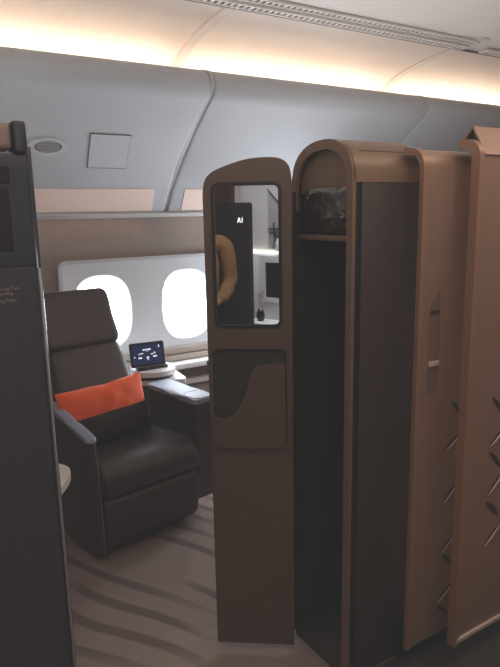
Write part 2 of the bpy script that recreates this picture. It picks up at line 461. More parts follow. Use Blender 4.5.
# arched rim of the open end, down to the floor on both sides
out = [(1.35, 0)]+arch+[(YF, 1.62)]
cy, cz = 1.500, 1.60
inn = [(1.376, 0)]+[(cy+(p[0]-cy)*.83, cz+(p[1]-cz)*(.86) if p[1] > 1.6 else p[1]) for p in arch]+[(YF-.022, 1.62)]
b = MB()
b.rings([[(WX0, p[0], p[1]) for p in out], [(WX0, p[0], p[1]) for p in inn], [(WX0+.013, p[0], p[1]) for p in inn], [(WX0+.013, p[0], p[1]) for p in out], [(WX0, p[0], p[1]) for p in out]], cap=False, closed=False)
b.build('arch_frame', M['wardrobe'], wd)
MB().plate([(p[0], p[1]) for p in inn if p[1] >= 1.6][0:0] or [(inn[1][0], 1.655)]+[p for p in inn if p[1] > 1.655]+[(inn[-2][0], 1.655)], (), .01,
           o=(WX0+.022, 0, 0), u=(0, 1, 0), v=(0, 0, 1), n=(-1, 0, 0)).build('header_panel', M['header'], wd)
MB().box(1.240, 1.478, 1.352, 1.364, .06, 1.69, .001).build('side_panel', M['wood'], wd)
MB().box(1.212, 1.240, 1.360, 1.366, .06, 1.69).build('shadow_gap', M['black'], wd)
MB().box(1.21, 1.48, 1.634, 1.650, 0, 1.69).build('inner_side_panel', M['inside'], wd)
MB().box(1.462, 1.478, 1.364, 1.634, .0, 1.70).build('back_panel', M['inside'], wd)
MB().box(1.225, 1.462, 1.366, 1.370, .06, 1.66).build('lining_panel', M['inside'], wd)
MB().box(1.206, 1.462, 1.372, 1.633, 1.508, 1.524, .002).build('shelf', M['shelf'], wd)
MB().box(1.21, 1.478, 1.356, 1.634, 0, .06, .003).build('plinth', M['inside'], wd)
MB().plate(rrect(1.245, 1.445, 0, .011, .004), (), .004, o=(0, 1.377, 1.771), u=(1, 0, 0), v=(0, .8, .5), n=(0, -.55, .83)).build('slot', M['black'], wd)
# coat rail inside
MB().tube([(1.33, 1.372, 1.47), (1.33, 1.632, 1.47)], .008, 10).build('hanging_rail', M['chrome'], wd)

# open door
H = Vector((1.150, 1.580, 0)); D = Vector((-.80, .60, 0)); N_ = Vector((-.60, -.80, 0)); Z = Vector((0, 0, 1))
dout = [(0, .026), (0, 1.70)]+catmull([(0.002, 1.715), (.008, 1.74), (.026, 1.759), (.06, 1.768), (.13, 1.766), (.19, 1.752), (.242, 1.733), (.266, 1.717), (.280, 1.694), (.285, 1.66)], 4)+[(.285, .026)]
mh = rrect(.036, .255, 1.226, 1.690, .022); ph = rrect(.020, .270, .806, 1.150, .022)
door = MB().plate(dout, [mh, ph], .014, o=H, u=D, v=Z, n=N_)
door.plate(dout, (), .012, o=H-N_*.014, u=D, v=Z, n=N_)
door = door.build('door', M['doorface'], wd)
MB().plate(rrect(.032, .259, 1.222, 1.694, .026), [rrect(.043, .248, 1.233, 1.683, .016)], .012, o=H+N_*.003, u=D, v=Z, n=N_).build('mirror_frame', M['black'], door)
MB().plate(rrect(.041, .250, 1.231, 1.685, .017), (), .004, o=H-N_*.003, u=D, v=Z, n=N_).build('mirror', M['mirror'], door)
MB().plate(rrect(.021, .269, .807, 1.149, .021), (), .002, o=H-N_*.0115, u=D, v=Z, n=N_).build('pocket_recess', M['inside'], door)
pk = [(.268, .828), (.268, .905)]+catmull([(.266, .912), (.243, .905), (.216, .912), (.185, .945), (.160, .995), (.145, 1.05), (.132, 1.082), (.115, 1.095), (.07, 1.099), (.035, 1.102), (.025, 1.094)], 5)+[(.024, .83)]+catmull([(.026, .822), (.045, .806), (.15, .803), (.25, .806), (.266, .822)], 4)[:-1]
def pbulge(x, z): return .0
pkt = MB().plate(pk, (), .018, o=H+N_*.016, u=D, v=Z, n=N_)
bmesh.ops.bevel(pkt.bm, geom=[e for e in pkt.bm.edges if len(e.link_faces) == 2 and e.calc_face_angle(0) > 1.2], offset=.006, segments=3, affect='EDGES')
pkt.build('pocket', M['doorface'], door)
MB().plate([(1.152, 1.588), (1.200, 1.628), (1.215, 1.634), (1.215, 1.648), (1.200, 1.648), (1.148, 1.600)], (), 1.60, o=(0, 0, 1.66), u=(1, 0, 0), v=(0, 1, 0), n=(0, 0, 1)).build('hinge_post', M['inside'], wd)
for z in (.35, 1.02, 1.62):
    MB().tube([(1.158, 1.588, z-.035), (1.158, 1.588, z+.035)], .006, 10).build('hinge', M['black'], door)
for z in (.93, 1.07, 1.10):
    MB().tube([H+D*.287-N_*.010+Z*(z-.006), H+D*.287-N_*.010+Z*(z+.006)], .005, 8).build('latch', M['black'], door)

# plastic-wrapped bundle on the wardrobe shelf
b = MB()
q = bmesh.ops.create_grid(b.bm, x_segments=2, y_segments=2, size=.1); b.bm.clear()
NU, NV = 72, 44
rings = []
for i in range(NV+1):
    v = -math.pi/2+math.pi*i/NV; ring = []
    for k in range(NU):
        a = 2*math.pi*k/NU
        sp = lambda c, p: math.copysign(abs(c)**p, c)
        p = Vector((sp(math.cos(a), .45)*sp(math.cos(v), .4)*.11, sp(math.sin(a), .4)*sp(math.cos(v), .35)*.124, sp(math.sin(v), .42)*.076))
        q = Vector((p.x*14, p.y*20+p.z*12, p.z*9-p.y*6))
        d = (.5-abs(noise.noise(q)))*.026+(.4-abs(noise.noise(q*2.3+Vector((5, 1, 2)))))*.013-.010
        nrm = p.normalized()
        p = p+nrm*d
        p.z = max(-.076, min(.086, p.z+.004))
        p.y = max(-.125, min(.125, p.y))
        ring.append(Vector((1.318, 1.5035, 1.6005))+p)
    rings.append(ring)
b.rings(rings)
tag(b.build('plastic_bag', M['plastic'], angle=20), 'crinkled clear plastic-wrapped bundle lying on the top shelf of the bronze wardrobe', 'bag')

# ================================================================== AISLE PANELS
def jprof(y, ztop, r=.055, z0=.085, back=.12):
    pts = [(y, z0), (y, ztop-r)]
    for i in range(1, 9):
        a = math.pi/2*i/8; pts.append((y+r*(1-math.cos(a)), ztop-r+r*math.sin(a)))
    pts.append((y+r+back-.1, ztop+.004))
    return pts
def leaf_at(t, x0, z0, x1, z1, y, w, edge):
    a = Vector((x0, 0, z0)); c = Vector((x1, 0, z1)); d = c-a; l = d.length; d /= l; pn = Vector((-d.z, 0, d.x))
    up = [( l*s, w*math.sin(math.pi*s)**.8) for s in [i/10 for i in range(11)]]
    lo = [( l*s, -w*.35*math.sin(math.pi*s)) for s in [i/10 for i in range(9, 0, -1)]]
    lf = MB().plate(up+lo, (), .004, o=Vector((x0, y-.0015, z0)), u=d, v=pn, n=(0, -1, 0)).build('leaf_inlay', M['leaf'], t)
    if edge:
        path = [a+d*(l*s)+pn*(-w*.35*math.sin(math.pi*s)-.001)+Vector((0, y-.002, 0)) for s in [i/10 for i in range(11)]]
        MB().tube(path, [.001+.0026*math.sin(math.pi*i/10) for i in range(11)], 6).build('leaf_edge', M['leafedge'], lf)  # pale sliver stands for light catching the leaf's edge
# sliding door panel
struct(MB().box(1.44, 2.9, 1.33, 1.345, 0, .12).build('baseboard_aisle', M['black']))
struct(MB().box(1.17, 3.2, .75, 1.349, .0, .006, .002).build('trim_sill', M['inside']))  # added dark strip lying on the carpet before the aisle panels
p1 = thing('sliding_door', 'bronze sliding suite door with recessed pull handle beside the wardrobe', 'sliding door', (1.40, 1.28, 0))
MB().strip(jprof(1.285, 1.776), 1.432, 1.66, -.012).build('door_leaf', M['panel'], p1)
rp = jprof(1.279, 1.781, .060)
MB().strip(rp, 1.415, 1.436, -.016).build('edge_rim', M['panelrim'], p1)
hb = [(1.470, 1.03), (1.470, 1.295)]+catmull([(1.471, 1.30), (1.488, 1.328), (1.509, 1.350)], 4)+[(1.515, 1.345), (1.522, 1.04)]+catmull([(1.519, 1.03), (1.505, 1.012), (1.490, 1.003), (1.474, 1.012)], 3)
hr = MB().plate(hb, (), .003, o=(0, 1.2835, 0), n=(0, -1, 0)).build('pull_handle', M['handle'], p1)
outer = [((p[0]-1.495)*1.10+1.495, (p[1]-1.17)*1.018+1.17) for p in hb]
MB().plate(outer, [hb], .004, o=(0, 1.2825, 0), n=(0, -1, 0)).build('handle_rim', M['panelrim'], hr)
MB().box(1.469, 1.515, 1.276, 1.284, 1.100, 1.118, .002).build('handle_grip', M['leafedge'], hr)
MB().box(1.474, 1.512, 1.279, 1.284, 1.272, 1.284, .001).build('handle_notch', M['leaf'], hr)
for x0, z0, x1, z1, w, e in ((1.598, .958, 1.652, .895, .012, 0), (1.573, .790, 1.651, .842, .008, 1), (1.575, .598, 1.644, .654, .008, 1), (1.573, .404, 1.640, .458, .008, 1),
                             (1.584, .394, 1.630, .345, .012, 0), (1.565, .213, 1.646, .265, .008, 1), (1.566, .194, 1.630, .145, .012, 0)):
    leaf_at(p1, x0, z0, x1, z1, 1.284, w, e)
# fixed panel further right, one step closer to the aisle
p2 = thing('partition_panel', 'bronze suite wall panel at the right edge with a raised wedge cover on top', 'partition', (1.55, 1.2, 0))
MB().strip(jprof(1.205, 1.795, .05), 1.580, 2.9, -.016).build('panel_face', M['panel'], p2)
MB().strip(jprof(1.198, 1.803, .055), 1.562, 1.586, -.030).build('edge_rim', M['panelrim'], p2)
MB().box(1.575, 2.9, 1.196, 1.206, .095, .112, .002).build('kick_strip', M['leafedge'], p2)
for x0, z0, x1, z1, w, e in ((1.700, .975, 1.770, .90, .013, 0), (1.703, .804, 1.785, .862, .008, 1), (1.699, .784, 1.772, .705, .013, 0), (1.704, .621, 1.785, .690, .008, 1),
                             (1.695, .598, 1.772, .528, .015, 0), (1.704, .43, 1.785, .49, .008, 1)):
    leaf_at(p2, x0, z0, x1, z1, 1.204, w, e)
tri = [(1.200, 1.757), (1.251, 1.842), (1.275, 1.822), (1.29, 1.79)]
MB().strip([(1.199, 1.756), (1.250, 1.842), (1.254, 1.843), (1.300, 1.79)], 1.590, 2.9, -.006).build('wedge_cover', M['panel'], p2)
MB().sweepx([(1.208, 1.766), (1.2515, 1.834), (1.288, 1.792), (1.25, 1.78)], 1.600, 2.88).build('wedge_inside', M['black'], p2)

# ================================================================== ENTRY PANEL AT LEFT
lp = thing('entry_panel', 'dark upright suite entry panel with blank screens at the left edge', 'partition', (-.2, 1.35, 0))
EX = .313
def edge(z): return .3005+(.0)*z
MB().box(-.75, .299, 1.352, 1.40, .0, 1.495, .004).build('lower_panel', M['leftpanel'], lp)
MB().box(-.75, .299, 1.350, 1.40, 1.497, 1.732, .004).build('upper_panel', M['leftgloss'], lp)
MB().box(.299, .312, 1.356, 1.41, .0, 1.745, .004).build('side_edge', M['leftgloss'], lp)
MB().box(.303, .308, 1.348, 1.357, .0, 1.49, .001).build('silver_strip', M['silver'], lp)
MB().box(-.75, .274, 1.346, 1.41, 1.735, 1.790, .012, 4).build('top_cap', M['cap'], lp)
MB().box(.274, .302, 1.340, 1.41, 1.728, 1.793, .006, 3).build('end_cap', M['black'], lp)
for x0, x1, z0, z1 in ((.05, .257, 1.53, 1.665), (.05, .262, 1.668, 1.708)):
    f = MB().box(x0, x1, 1.3475, 1.352, z0, z1, .003).build('screen', M['screenoff'], lp)
for txt, x, z in (('Stowage During Taxi,', .262, 1.4475), ('Takeoff & Landing', .2465, 1.4375), ('Open During Flight', .252, 1.4225)):
    glyphs(txt, .0098, (x, 1.3515, z), (1, 0, 0), (0, 0, 1), (0, -1, 0), 'lettering', M['text'], lp)

# ================================================================== ARMCHAIR
A = R(10)
ch = thing('armchair', 'dark brown leather armchair with high headrest by the windows', 'armchair', (1.0, 2.883, 0), A)
loc = dict(parent=ch, world=False)
seat = catmull([(.14, .43), (.0, .452), (-.14, .468), (-.24, .470), (-.305, .448), (-.338, .395), (-.335, .34), (-.30, .312), (-.15, .305), (.14, .305)], 4, True)
MB().soft(seat, -.297, .252, .035).build('seat_cushion', M['leather'], **loc)
leg = catmull([(-.24, .318), (-.29, .308), (-.322, .27), (-.325, .18), (-.308, .09), (-.28, .045), (-.22, .035), (-.20, .18)], 4, True)
lg = MB().soft(leg, -.292, .248, .022).build('legrest', M['leather'], **loc)
MB().soft([(-.329, .193), (-.331, .188), (-.329, .183), (-.32, .183), (-.32, .193)], -.25, .235, .004, 2).build('seam', M['darkcloth'], lg, world=False)
def taper(q):
    f = 1.26-.26*min(1, max(0, (q.z-.42)/.45)); return Vector(((q.x+.03)*f-.03, q.y-.010*math.cos((q.x+.03)*6), q.z))
back = catmull([(.095, .425), (.115, .52), (.165, .68), (.235, .82), (.290, .905), (.335, .915), (.385, .885), (.34, .72), (.28, .52), (.25, .425), (.17, .405)], 4, True)
MB().soft(back, -.232, .176, .045, xf=taper).build('backrest', M['leatherback'], **loc)
head = catmull([(.275, .925), (.295, .985), (.335, 1.08), (.378, 1.165), (.41, 1.196), (.455, 1.19), (.475, 1.15), (.44, 1.04), (.395, .94), (.36, .905), (.305, .900)], 4, True)
MB().soft(head, -.236, .176, .03).build('headrest', M['leatherback'], **loc)
shell = [(.26, .05), (.27, .42), (.35, .70), (.41, .90), (.49, 1.15), (.515, 1.16), (.445, .90), (.385, .68), (.33, .40), (.32, .05)]
MB().soft(shell, -.23, .17, .02).build('back_shell', M['shell'], **loc)
# left arm: thin shell side with a slim pad
side = [(-.300, .035), (-.305, .20), (-.295, .45), (-.280, .590), (-.24, .605), (-.05, .645), (.22, .665), (.26, .62), (.27, .30), (.25, .035)]
ls = MB().soft(side, -.330, -.300, .010).build('side_panel', M['shell'], **loc)
padl = catmull([(-.292, .594), (-.290, .606), (-.27, .616), (-.20, .632), (-.02, .668), (.16, .690), (.20, .686), (.20, .665), (-.02, .640), (-.20, .608), (-.27, .592)], 3, True)
MB().soft(padl, -.342, -.290, .022).build('armrest', M['armtop'], **loc)
MB().tube([(-.303, -.281, .585), (-.303, -.296, .45), (-.302, -.306, .20), (-.302, -.301, .04)], .0028, 6).build('piping', M['silver'], **loc)
# right arm: wide boxy console arm with pale top and rounded end disc
ra = catmull([(-.285, .18), (-.295, .40), (-.296, .60), (-.285, .640), (-.25, .648), (.12, .640), (.15, .63), (.155, .30), (.12, .10), (-.24, .10)], 3, True)
MB().soft(ra, .262, .392, .016).build('side_panel', M['shell'], **loc)
top = catmull([(-.296, .640), (-.298, .656), (-.27, .668), (.0, .668), (.135, .667), (.155, .658), (.145, .638), (.0, .636), (-.25, .636)], 3, True)
at = MB().soft(top, .256, .398, .020).build('armrest', M['armtop'], **loc)
MB().plate(superell(.327, -.225, .066, .070, 2.6, 30), [superell(.327, -.225, .063, .067, 2.6, 30)], .003, o=(0, 0, .6695), u=(1, 0, 0), v=(0, 1, 0), n=(0, 0, 1)).build('cover_seam', M['gap'], at, world=False)
sw = MB().box(.345, .385, -.3015, -.294, .50, .585, .002).build('control_button', M['black'], **loc)
MB().plate([(.358, .53), (.372, .53), (.365, .548)], (), .002, o=(0, -.303, 0), n=(0, -1, 0)).build('icon', M['silver'], sw, world=False)
MB().lathe([(.24, 0), (.25, .012), (.24, .04), (.10, .055), (.09, .30)], (.0, .0, 0), 32).build('swivel_base', M['shell'], **loc)
MB().box(-.26, .245, -.20, .24, .06, .31, .02).build('seat_frame', M['shell'], **loc)
bl = MB().soft(catmull([(.045, .458), (.075, .472), (.09, .470), (.06, .452)], 3, True), -.24, .17, .004, 2).build('seat_belt', M['darkcloth'], **loc)
MB().box(-.215, -.145, .028, .05, .462, .474, .003).build('buckle', M['chrome'], bl, world=False)

# two-tone cushion on the seat
cu = thing('cushion', 'long cushion with orange upper half and black lower half on the armchair', 'cushion', (1.0, 2.883, 0), A)
def pillow(v0, v1, n=14, m=44):
    b = MB(); front = []; backs = []
    cx, W, Hh, T = -.075, .245, .155, .050
    base = Vector((cx, .028, .609)); tilt = R(-17); up = Vector((0, -math.sin(tilt), math.cos(tilt))); nr = Vector((0, -math.cos(tilt), -math.sin(tilt)))
    for s in (1, -1):
        rows = []
        for j in range(n+1):
            v = v0+(v1-v0)*j/n; row = []
            for i in range(m+1):
                u = -1+2*i/m
                th = T*max(0, 1-abs(u)**3.2)**.55*max(0, 1-abs(v)**2.6)**.55
                pin = 1-.05*(1-abs(u)**4)*abs(v)**3
                wr = noise.noise(Vector((u*3.2, v*2.2, 3+s)))*.008*(1-abs(u)**6)
                p = base+Vector((1, 0, 0))*(u*W*(1-.03*(1-v*v)))+up*(v*Hh*pin+.010*u-.007*math.exp(-((u-.1)/.25)**2)*(v > .5)*(v-.5)*2)+nr*(s*th+wr*(th/T))
                row.append(b.bm.verts.new(p))
            rows.append(row)
        for a, c in zip(rows, rows[1:]):
            for i in range(m): b.bm.faces.new((a[i], a[i+1], c[i+1], c[i]))
    bmesh.ops.remove_doubles(b.bm, verts=b.bm.verts[:], dist=.0004)
    return b
pillow(.0, 1).build('orange_panel', M['orange'], cu, world=False, angle=80)
pillow(-1, .0).build('black_panel', M['darkcloth'], cu, world=False, angle=80)

# ================================================================== CONSOLE, TRAY, TABLET
st = thing('side_console', 'side console with pale top between the armchair and the windows', 'side table', (1.25, 3.27, 0))
MB().plate([(1.245, 3.22), (1.40, 3.145), (1.485, 3.125), (1.505, 3.15), (1.54, 3.42), (1.245, 3.42)], (), .026, o=(0, 0, .64), u=(1, 0, 0), v=(0, 1, 0), n=(0, 0, 1)).build('table_top', M['ledge'], st)
MB().plate([(1.26, 3.26), (1.40, 3.18), (1.46, 3.18), (1.48, 3.42), (1.26, 3.42)], (), .614, o=(0, 0, .614), u=(1, 0, 0), v=(0, 1, 0), n=(0, 0, 1)).build('cabinet_body', M['consolebody'], st)
tr = thing('tablet_tray', 'low white curved tray holding up the tablet', 'tray', (1.30, 3.25, .64))
MB().plate(catmull([(1.25, 3.25), (1.30, 3.20), (1.38, 3.185), (1.44, 3.21), (1.47, 3.28), (1.46, 3.36), (1.37, 3.39), (1.26, 3.37)], 4, True), (), .024, o=(0, 0, .664), u=(1, 0, 0), v=(0, 1, 0), n=(0, 0, 1)).build('foot', M['black'], tr)  # black block stands for the shadow gap under the tray
MB().plate(catmull([(1.235, 3.23), (1.29, 3.175), (1.37, 3.155), (1.45, 3.19), (1.485, 3.28), (1.47, 3.38), (1.36, 3.405), (1.245, 3.385)], 4, True), (), .030, o=(0, 0, .695), u=(1, 0, 0), v=(0, 1, 0), n=(0, 0, 1)).build('tray_top', M['tray'], tr)
MB().plate(rrect(1.245, 1.435, 3.24, 3.30, .01), (), .012, o=(0, 0, .707), u=(1, 0, 0), v=(0, 1, 0), n=(0, 0, 1)).build('slot_bar', M['bezel'], tr)
tb = thing('tablet', 'small tablet with lit dark blue menu screen standing on the white tray', 'tablet', (1.322, 3.27, .709), R(-6))
tu = Vector((1, 0, 0)); tv = Vector((0, math.sin(R(14)), math.cos(R(14)))); tn = tu.cross(tv)
MB().plate(rrect(-.108, .108, .0, .148, .012), (), .010, o=tn*-.002, u=tu, v=tv, n=tn).build('case', M['caseedge'], tb, world=False)
MB().plate(rrect(-.104, .104, .004, .144, .011), (), .004, o=tn*.001, u=tu, v=tv, n=tn).build('bezel', M['bezel'], tb, world=False)
sc_ = MB().plate(rrect(-.094, .094, .016, .134, .004), (), .001, o=tn*.0015, u=tu, v=tv, n=tn).build('screen', M['tabscreen'], tb, world=False)
for x0, x1, z0, z1, mm in ((-.028, -.004, .098, .106, 'icon'), (-.002, .024, .099, .107, 'icon'), (-.008, .010, .092, .095, 'icon'), (.070, .077, .108, .124, 'icon'),
                           (-.055, -.043, .074, .082, 'iconwarm'), (-.041, -.026, .078, .084, 'icon'), (.020, .034, .070, .076, 'icon'), (.036, .050, .074, .084, 'iconwarm'),
                           (-.084, -.076, .058, .066, 'icon'), (-.058, -.036, .050, .060, 'icon'), (-.008, .008, .048, .060, 'icon'), (.032, .056, .054, .063, 'icon'), (-.005, .005, .040, .044, 'icon')):
    MB().plate(rrect(x0, x1, z0, z1, min(x1-x0, z1-z0)*.3, 3), (), .0006, o=tn*.0021, u=tu, v=tv, n=tn).build('icon', M[mm], sc_, world=False)

# pale table end sticking out behind the entry panel
wt = thing('side_table', 'beige table end poking out beside the dark entry panel', 'side table', (.25, 2.32, 0))
MB().plate([(-.10, 2.05)]+catmull([(.36, 2.05), (.47, 2.13), (.545, 2.235), (.572, 2.31), (.562, 2.37), (.50, 2.46), (.38, 2.54)], 4)+[(-.10, 2.54)], (), .03, o=(0, 0, .60), u=(1, 0, 0), v=(0, 1, 0), n=(0, 0, 1)).build('table_top', M['beige'], wt)
MB().box(-.08, .22, 2.16, 2.48, .0, .57, .01).build('pedestal', M['consolebody'], wt)

# ================================================================== ACROSS THE AISLE (seen in the mirror)
#REAR_BEGIN
# ledge, white panelling, framed screen, shade and a white orchid on a stand
struct(MB().box(-1.86, -.4, -1.50, -1.44, 0, 1.19, .006).build('trim_rear_panelling', M['rearwhite']))
g = MB().box(-1.86, -.4, -1.50, -1.455, 1.195, 1.225, .004).build('trim_rear_ledge', M['glow']); struct(g)
sh = thing('fabric_screen', 'grey slanted fabric shade on the rear wall, reflected in the door mirror', 'shade', (-1.3, -1.47, 1.24))
MB().plate([(-1.495, 1.245), (-.95, 1.245), (-.95, 1.32), (-1.33, 1.655), (-1.495, 1.815)], (), .015, o=(0, -1.465, 0), u=(1, 0, 0), v=(0, 0, 1), n=(0, 1, 0)).build('fabric', M['rearshade'], sh)
MB().tube([(-1.497, -1.46, 1.82), (-1.33, -1.46, 1.658), (-.95, -1.46, 1.322)], .006, 8).build('edge_bar', M['black'], sh)
sc2 = thing('wall_screen', 'switched-off black screen in a white frame, reflected in the door mirror', 'screen', (-1.25, -1.43, .72))
MB().plate(rrect(-1.565, -.98, .72, 1.175, .02), [rrect(-1.494, -1.05, .765, 1.112, .01)], .03, o=(0, -1.405, 0), u=(1, 0, 0), v=(0, 0, 1), n=(0, 1, 0)).build('frame', M['rearwhite'], sc2)
MB().plate(rrect(-1.50, -1.04, .76, 1.118, .01), (), .02, o=(0, -1.415, 0), u=(1, 0, 0), v=(0, 0, 1), n=(0, 1, 0)).build('glass', M['screenoff'], sc2)
cb = thing('low_cabinet', 'grey low cabinet under the wall screen, reflected in the door mirror', 'cabinet', (-1.25, -1.3, 0))
MB().box(-1.60, -1.0, -1.425, -1.20, .0, .52, .012).build('cabinet_body', M['rearshade'], cb)
MB().box(-1.62, -.98, -1.43, -1.18, .522, .545, .008).build('cabinet_top', M['rearwhite'], cb)
for x in (-1.45, -1.15):
    dd = MB().box(x-.14, x+.14, -1.20, -1.188, .05, .50, .004).build('cabinet_door', M['rearshade'], cb)
    MB().tube([(x+.10, -1.180, .25), (x+.10, -1.180, .35)], .005, 8).build('handle', M['chrome'], dd)
oc = thing('potted_orchid', 'white orchid in a black vase, reflected in the door mirror', 'plant', (-1.47, -1.30, .545))
MB().lathe([(.001, .545), (.030, .545), (.042, .58), (.040, .62), (.028, .65), (.030, .66), (.022, .655), (.001, .65)], (-1.47, -1.30, 0), 20).build('vase', M['vase'], oc)
stm = MB()
stm.tube(catmull([(-1.47, -1.30, .64), (-1.475, -1.30, .72), (-1.45, -1.295, .80), (-1.41, -1.29, .83)], 5), .003, 6)
stm.tube(catmull([(-1.47, -1.30, .64), (-1.455, -1.30, .69), (-1.42, -1.295, .73), (-1.39, -1.29, .73)], 5), .003, 6)
stm.build('stem', M['stem'], oc)
rnd = random.Random(3)
for c in ((-1.475, -1.28, .80), (-1.45, -1.275, .815), (-1.42, -1.27, .835), (-1.455, -1.27, .77), (-1.42, -1.275, .785), (-1.45, -1.27, .70), (-1.415, -1.27, .735), (-1.395, -1.27, .72), (-1.43, -1.265, .67)):
    fl = MB(); a0 = rnd.random()*6
    for k in range(5):
        a = a0+2*math.pi*k/5
        d = Vector((math.cos(a), .35, math.sin(a))).normalized(); sd = Vector((-math.sin(a), 0, math.cos(a)))
        path = [Vector(c)+d*(.024*s) for s in (0, .3, .6, .85, 1)]
        rr = (.002, .008, .011, .008, .001)
        fl.rings([[p+sd*(r*math.cos(t))+Vector((0, 1, 0))*(r*.15*math.sin(t)) for t in [2*math.pi*q/8 for q in range(8)]] for p, r in zip(path, rr)])
    fl.ell((c[0], c[1]+.006, c[2]), (.004, .004, .004), 8, 6)
    fl.build('flower', M['petal'], oc)
# small bottle on the ledge and the strap hanging from a peg
bo = thing('bottle', 'small pale bottle standing on the rear ledge, reflected in the door mirror', 'bottle', (-1.345, -1.448, 1.225))
MB().lathe([(.001, 1.225), (.020, 1.225), (.022, 1.235), (.022, 1.31), (.010, 1.34), (.009, 1.36), (.001, 1.36)], (-1.345, -1.432, 0), 18).build('body', M['rearwhite'], bo)
MB().lathe([(.011, 1.352), (.011, 1.375), (.001, 1.376)], (-1.345, -1.432, 0), 16).build('stopper', M['black'], bo)
hk = thing('peg_hook', 'black wall peg with two drooping straps, reflected in the door mirror', 'hook', (-1.40, -1.46, 1.44))
MB().tube([(-1.485, -1.452, 1.435), (-1.33, -1.452, 1.437)], .007, 8).build('peg', M['black'], hk)
MB().tube(catmull([(-1.40, -1.445, 1.50), (-1.405, -1.44, 1.44), (-1.375, -1.44, 1.35), (-1.37, -1.44, 1.25)], 5), .006, 6).build('strap', M['black'], hk)
MB().tube(catmull([(-1.42, -1.445, 1.49), (-1.395, -1.44, 1.43), (-1.40, -1.44, 1.33), (-1.415, -1.44, 1.25)], 5), .005, 6).build('strap', M['black'], hk)
# dark suite door panel with the lit seat number
dp = thing('suite_panel', 'tall dark suite panel with small lit number, reflected in the door mirror', 'partition', (-1.3, -.5, 0))
MB().plate([(-1.88, 0), (-.85, 0), (-.85, 1.645)]+catmull([(-.85, 1.65), (-.856, 1.668), (-.874, 1.676)], 3)+[(-1.88, 1.676)], (), .05, o=(0, -.45, 0), u=(1, 0, 0), v=(0, 0, 1), n=(0, 1, 0)).build('panel_face', M['leftgloss'], dp)
MB().box(-1.86, -.86, -.448, -.442, 1.30, 1.325, .001).build('moulding', M['leftpanel'], dp)
tp = thing('tall_cupboard', 'tall reddish brown cupboard behind the dark panel, reflected in the door mirror', 'cupboard', (-1.4, -.6, 0))
MB().box(-1.88, -1.14, -.62, -.53, .0, 2.2, .01).build('carcass', M['wood2'], tp)
MB().box(-1.86, -1.15, -.53, -.518, .06, 2.16, .003).build('cupboard_door', M['wood2'], tp)
sg = MB().box(-.965, -.890, -.450, -.444, 1.505, 1.575, .003).build('number_sign', M['sign'], dp)
glyphs('1A', .058, (-.9285, -.4435, 1.520), (-1, 0, 0), (0, 0, 1), (0, 1, 0), 'lettering', M['signglyph'], sg, 'CENTER')

# ------------------------------------------------------------------ the person reflected in the mirror
pr = thing('person', 'person in an ochre long-sleeved shirt with one forearm held across the waist', 'person', (-.845, .10, 0), R(131))
def skin_mesh(verts, edges, radii, sub=2):
    me = bpy.data.meshes.new('s'); me.from_pydata(verts, edges, [])
    o = bpy.data.objects.new('s', me); C.objects.link(o)
    o.modifiers.new('skin', 'SKIN'); o.modifiers['skin'].use_smooth_shade = True
    me.skin_vertices.new() if not me.skin_vertices else None
    for sv, r in zip(me.skin_vertices[0].data, radii):
        sv.radius = r if isinstance(r, tuple) else (r, r)
    me.skin_vertices[0].data[0].use_root = True
    sb = o.modifiers.new('sub', 'SUBSURF'); sb.levels = sub; sb.render_levels = sub
    m = bpy.data.meshes.new_from_object(o.evaluated_get(bpy.context.evaluated_depsgraph_get()))
    bpy.data.objects.remove(o); return m
class SK:
    def __init__(s): s.v, s.e, s.r = [], [], []
    def add(s, p, r, par=None):
        s.v.append(p); s.r.append(r)
        if par is not None: s.e.append((par, len(s.v)-1))
        return len(s.v)-1
    def chain(s, par, pts):
        for p, r in pts: par = s.add(p, r, par)
        return par
# local frame: faces -y, its right hand at -x
RA = [((-.185, .01, 1.385), .052), ((-.215, .02, 1.25), .048), ((-.222, .03, 1.10), .042), ((-.165, -.11, 1.01), .035), ((-.09, -.19, .965), .026)]
LA = [((.185, .01, 1.385), .052), ((.235, .03, 1.25), .046), ((.255, .03, 1.10), .040), ((.262, -.03, .97), .034), ((.268, -.07, .86), .026)]
def legs(sx): return [((sx*.095, 0, .88), (.085, .09)), ((sx*.105, -.005, .70), .075), ((sx*.11, -.01, .50), .055), ((sx*.115, .01, .33), .054), ((sx*.115, .02, .10), .036)]
s = SK()
pv = s.add((0, 0, .95), (.145, .105))
wst = s.add((0, -.005, 1.10), (.13, .095), pv); chs = s.add((0, 0, 1.27), (.15, .105), wst); up = s.add((0, .01, 1.39), (.11, .075), chs)
nk = s.chain(up, [((0, .005, 1.46), .055), ((0, -.005, 1.52), .052)])
s.chain(nk, [((0, -.015, 1.57), (.066, .082)), ((0, -.015, 1.63), (.076, .095)), ((0, -.005, 1.69), (.066, .082))])
def hand(par, w, fwd, side, nrm):
    fwd, side, nrm = Vector(fwd).normalized(), Vector(side).normalized(), Vector(nrm).normalized(); w = Vector(w)
    pm = s.add(tuple(w+fwd*.035), (.030, .017), par); pe = s.add(tuple(w+fwd*.075), (.036, .015), pm)
    for k, ln in ((-1.5, .066), (-.5, .076), (.5, .072), (1.5, .056)):
        b0 = w+fwd*.088+side*(k*.019)
        s.chain(pe, [(tuple(b0), .0085), (tuple(b0+fwd*ln*.45+nrm*.006), .008), (tuple(b0+fwd*ln*.78+nrm*.020), .0075), (tuple(b0+fwd*ln*.98+nrm*.034), .006)])
    t0 = w+fwd*.03-side*.034
    s.chain(pm, [(tuple(t0), .011), (tuple(t0+fwd*.028-side*.016+nrm*.008), .0095), (tuple(t0+fwd*.055-side*.014+nrm*.018), .007)])
r_ = s.chain(up, RA); hand(r_, RA[-1][0], (.85, -.35, -.2), (0, .15, -1), (.3, 1, 0))
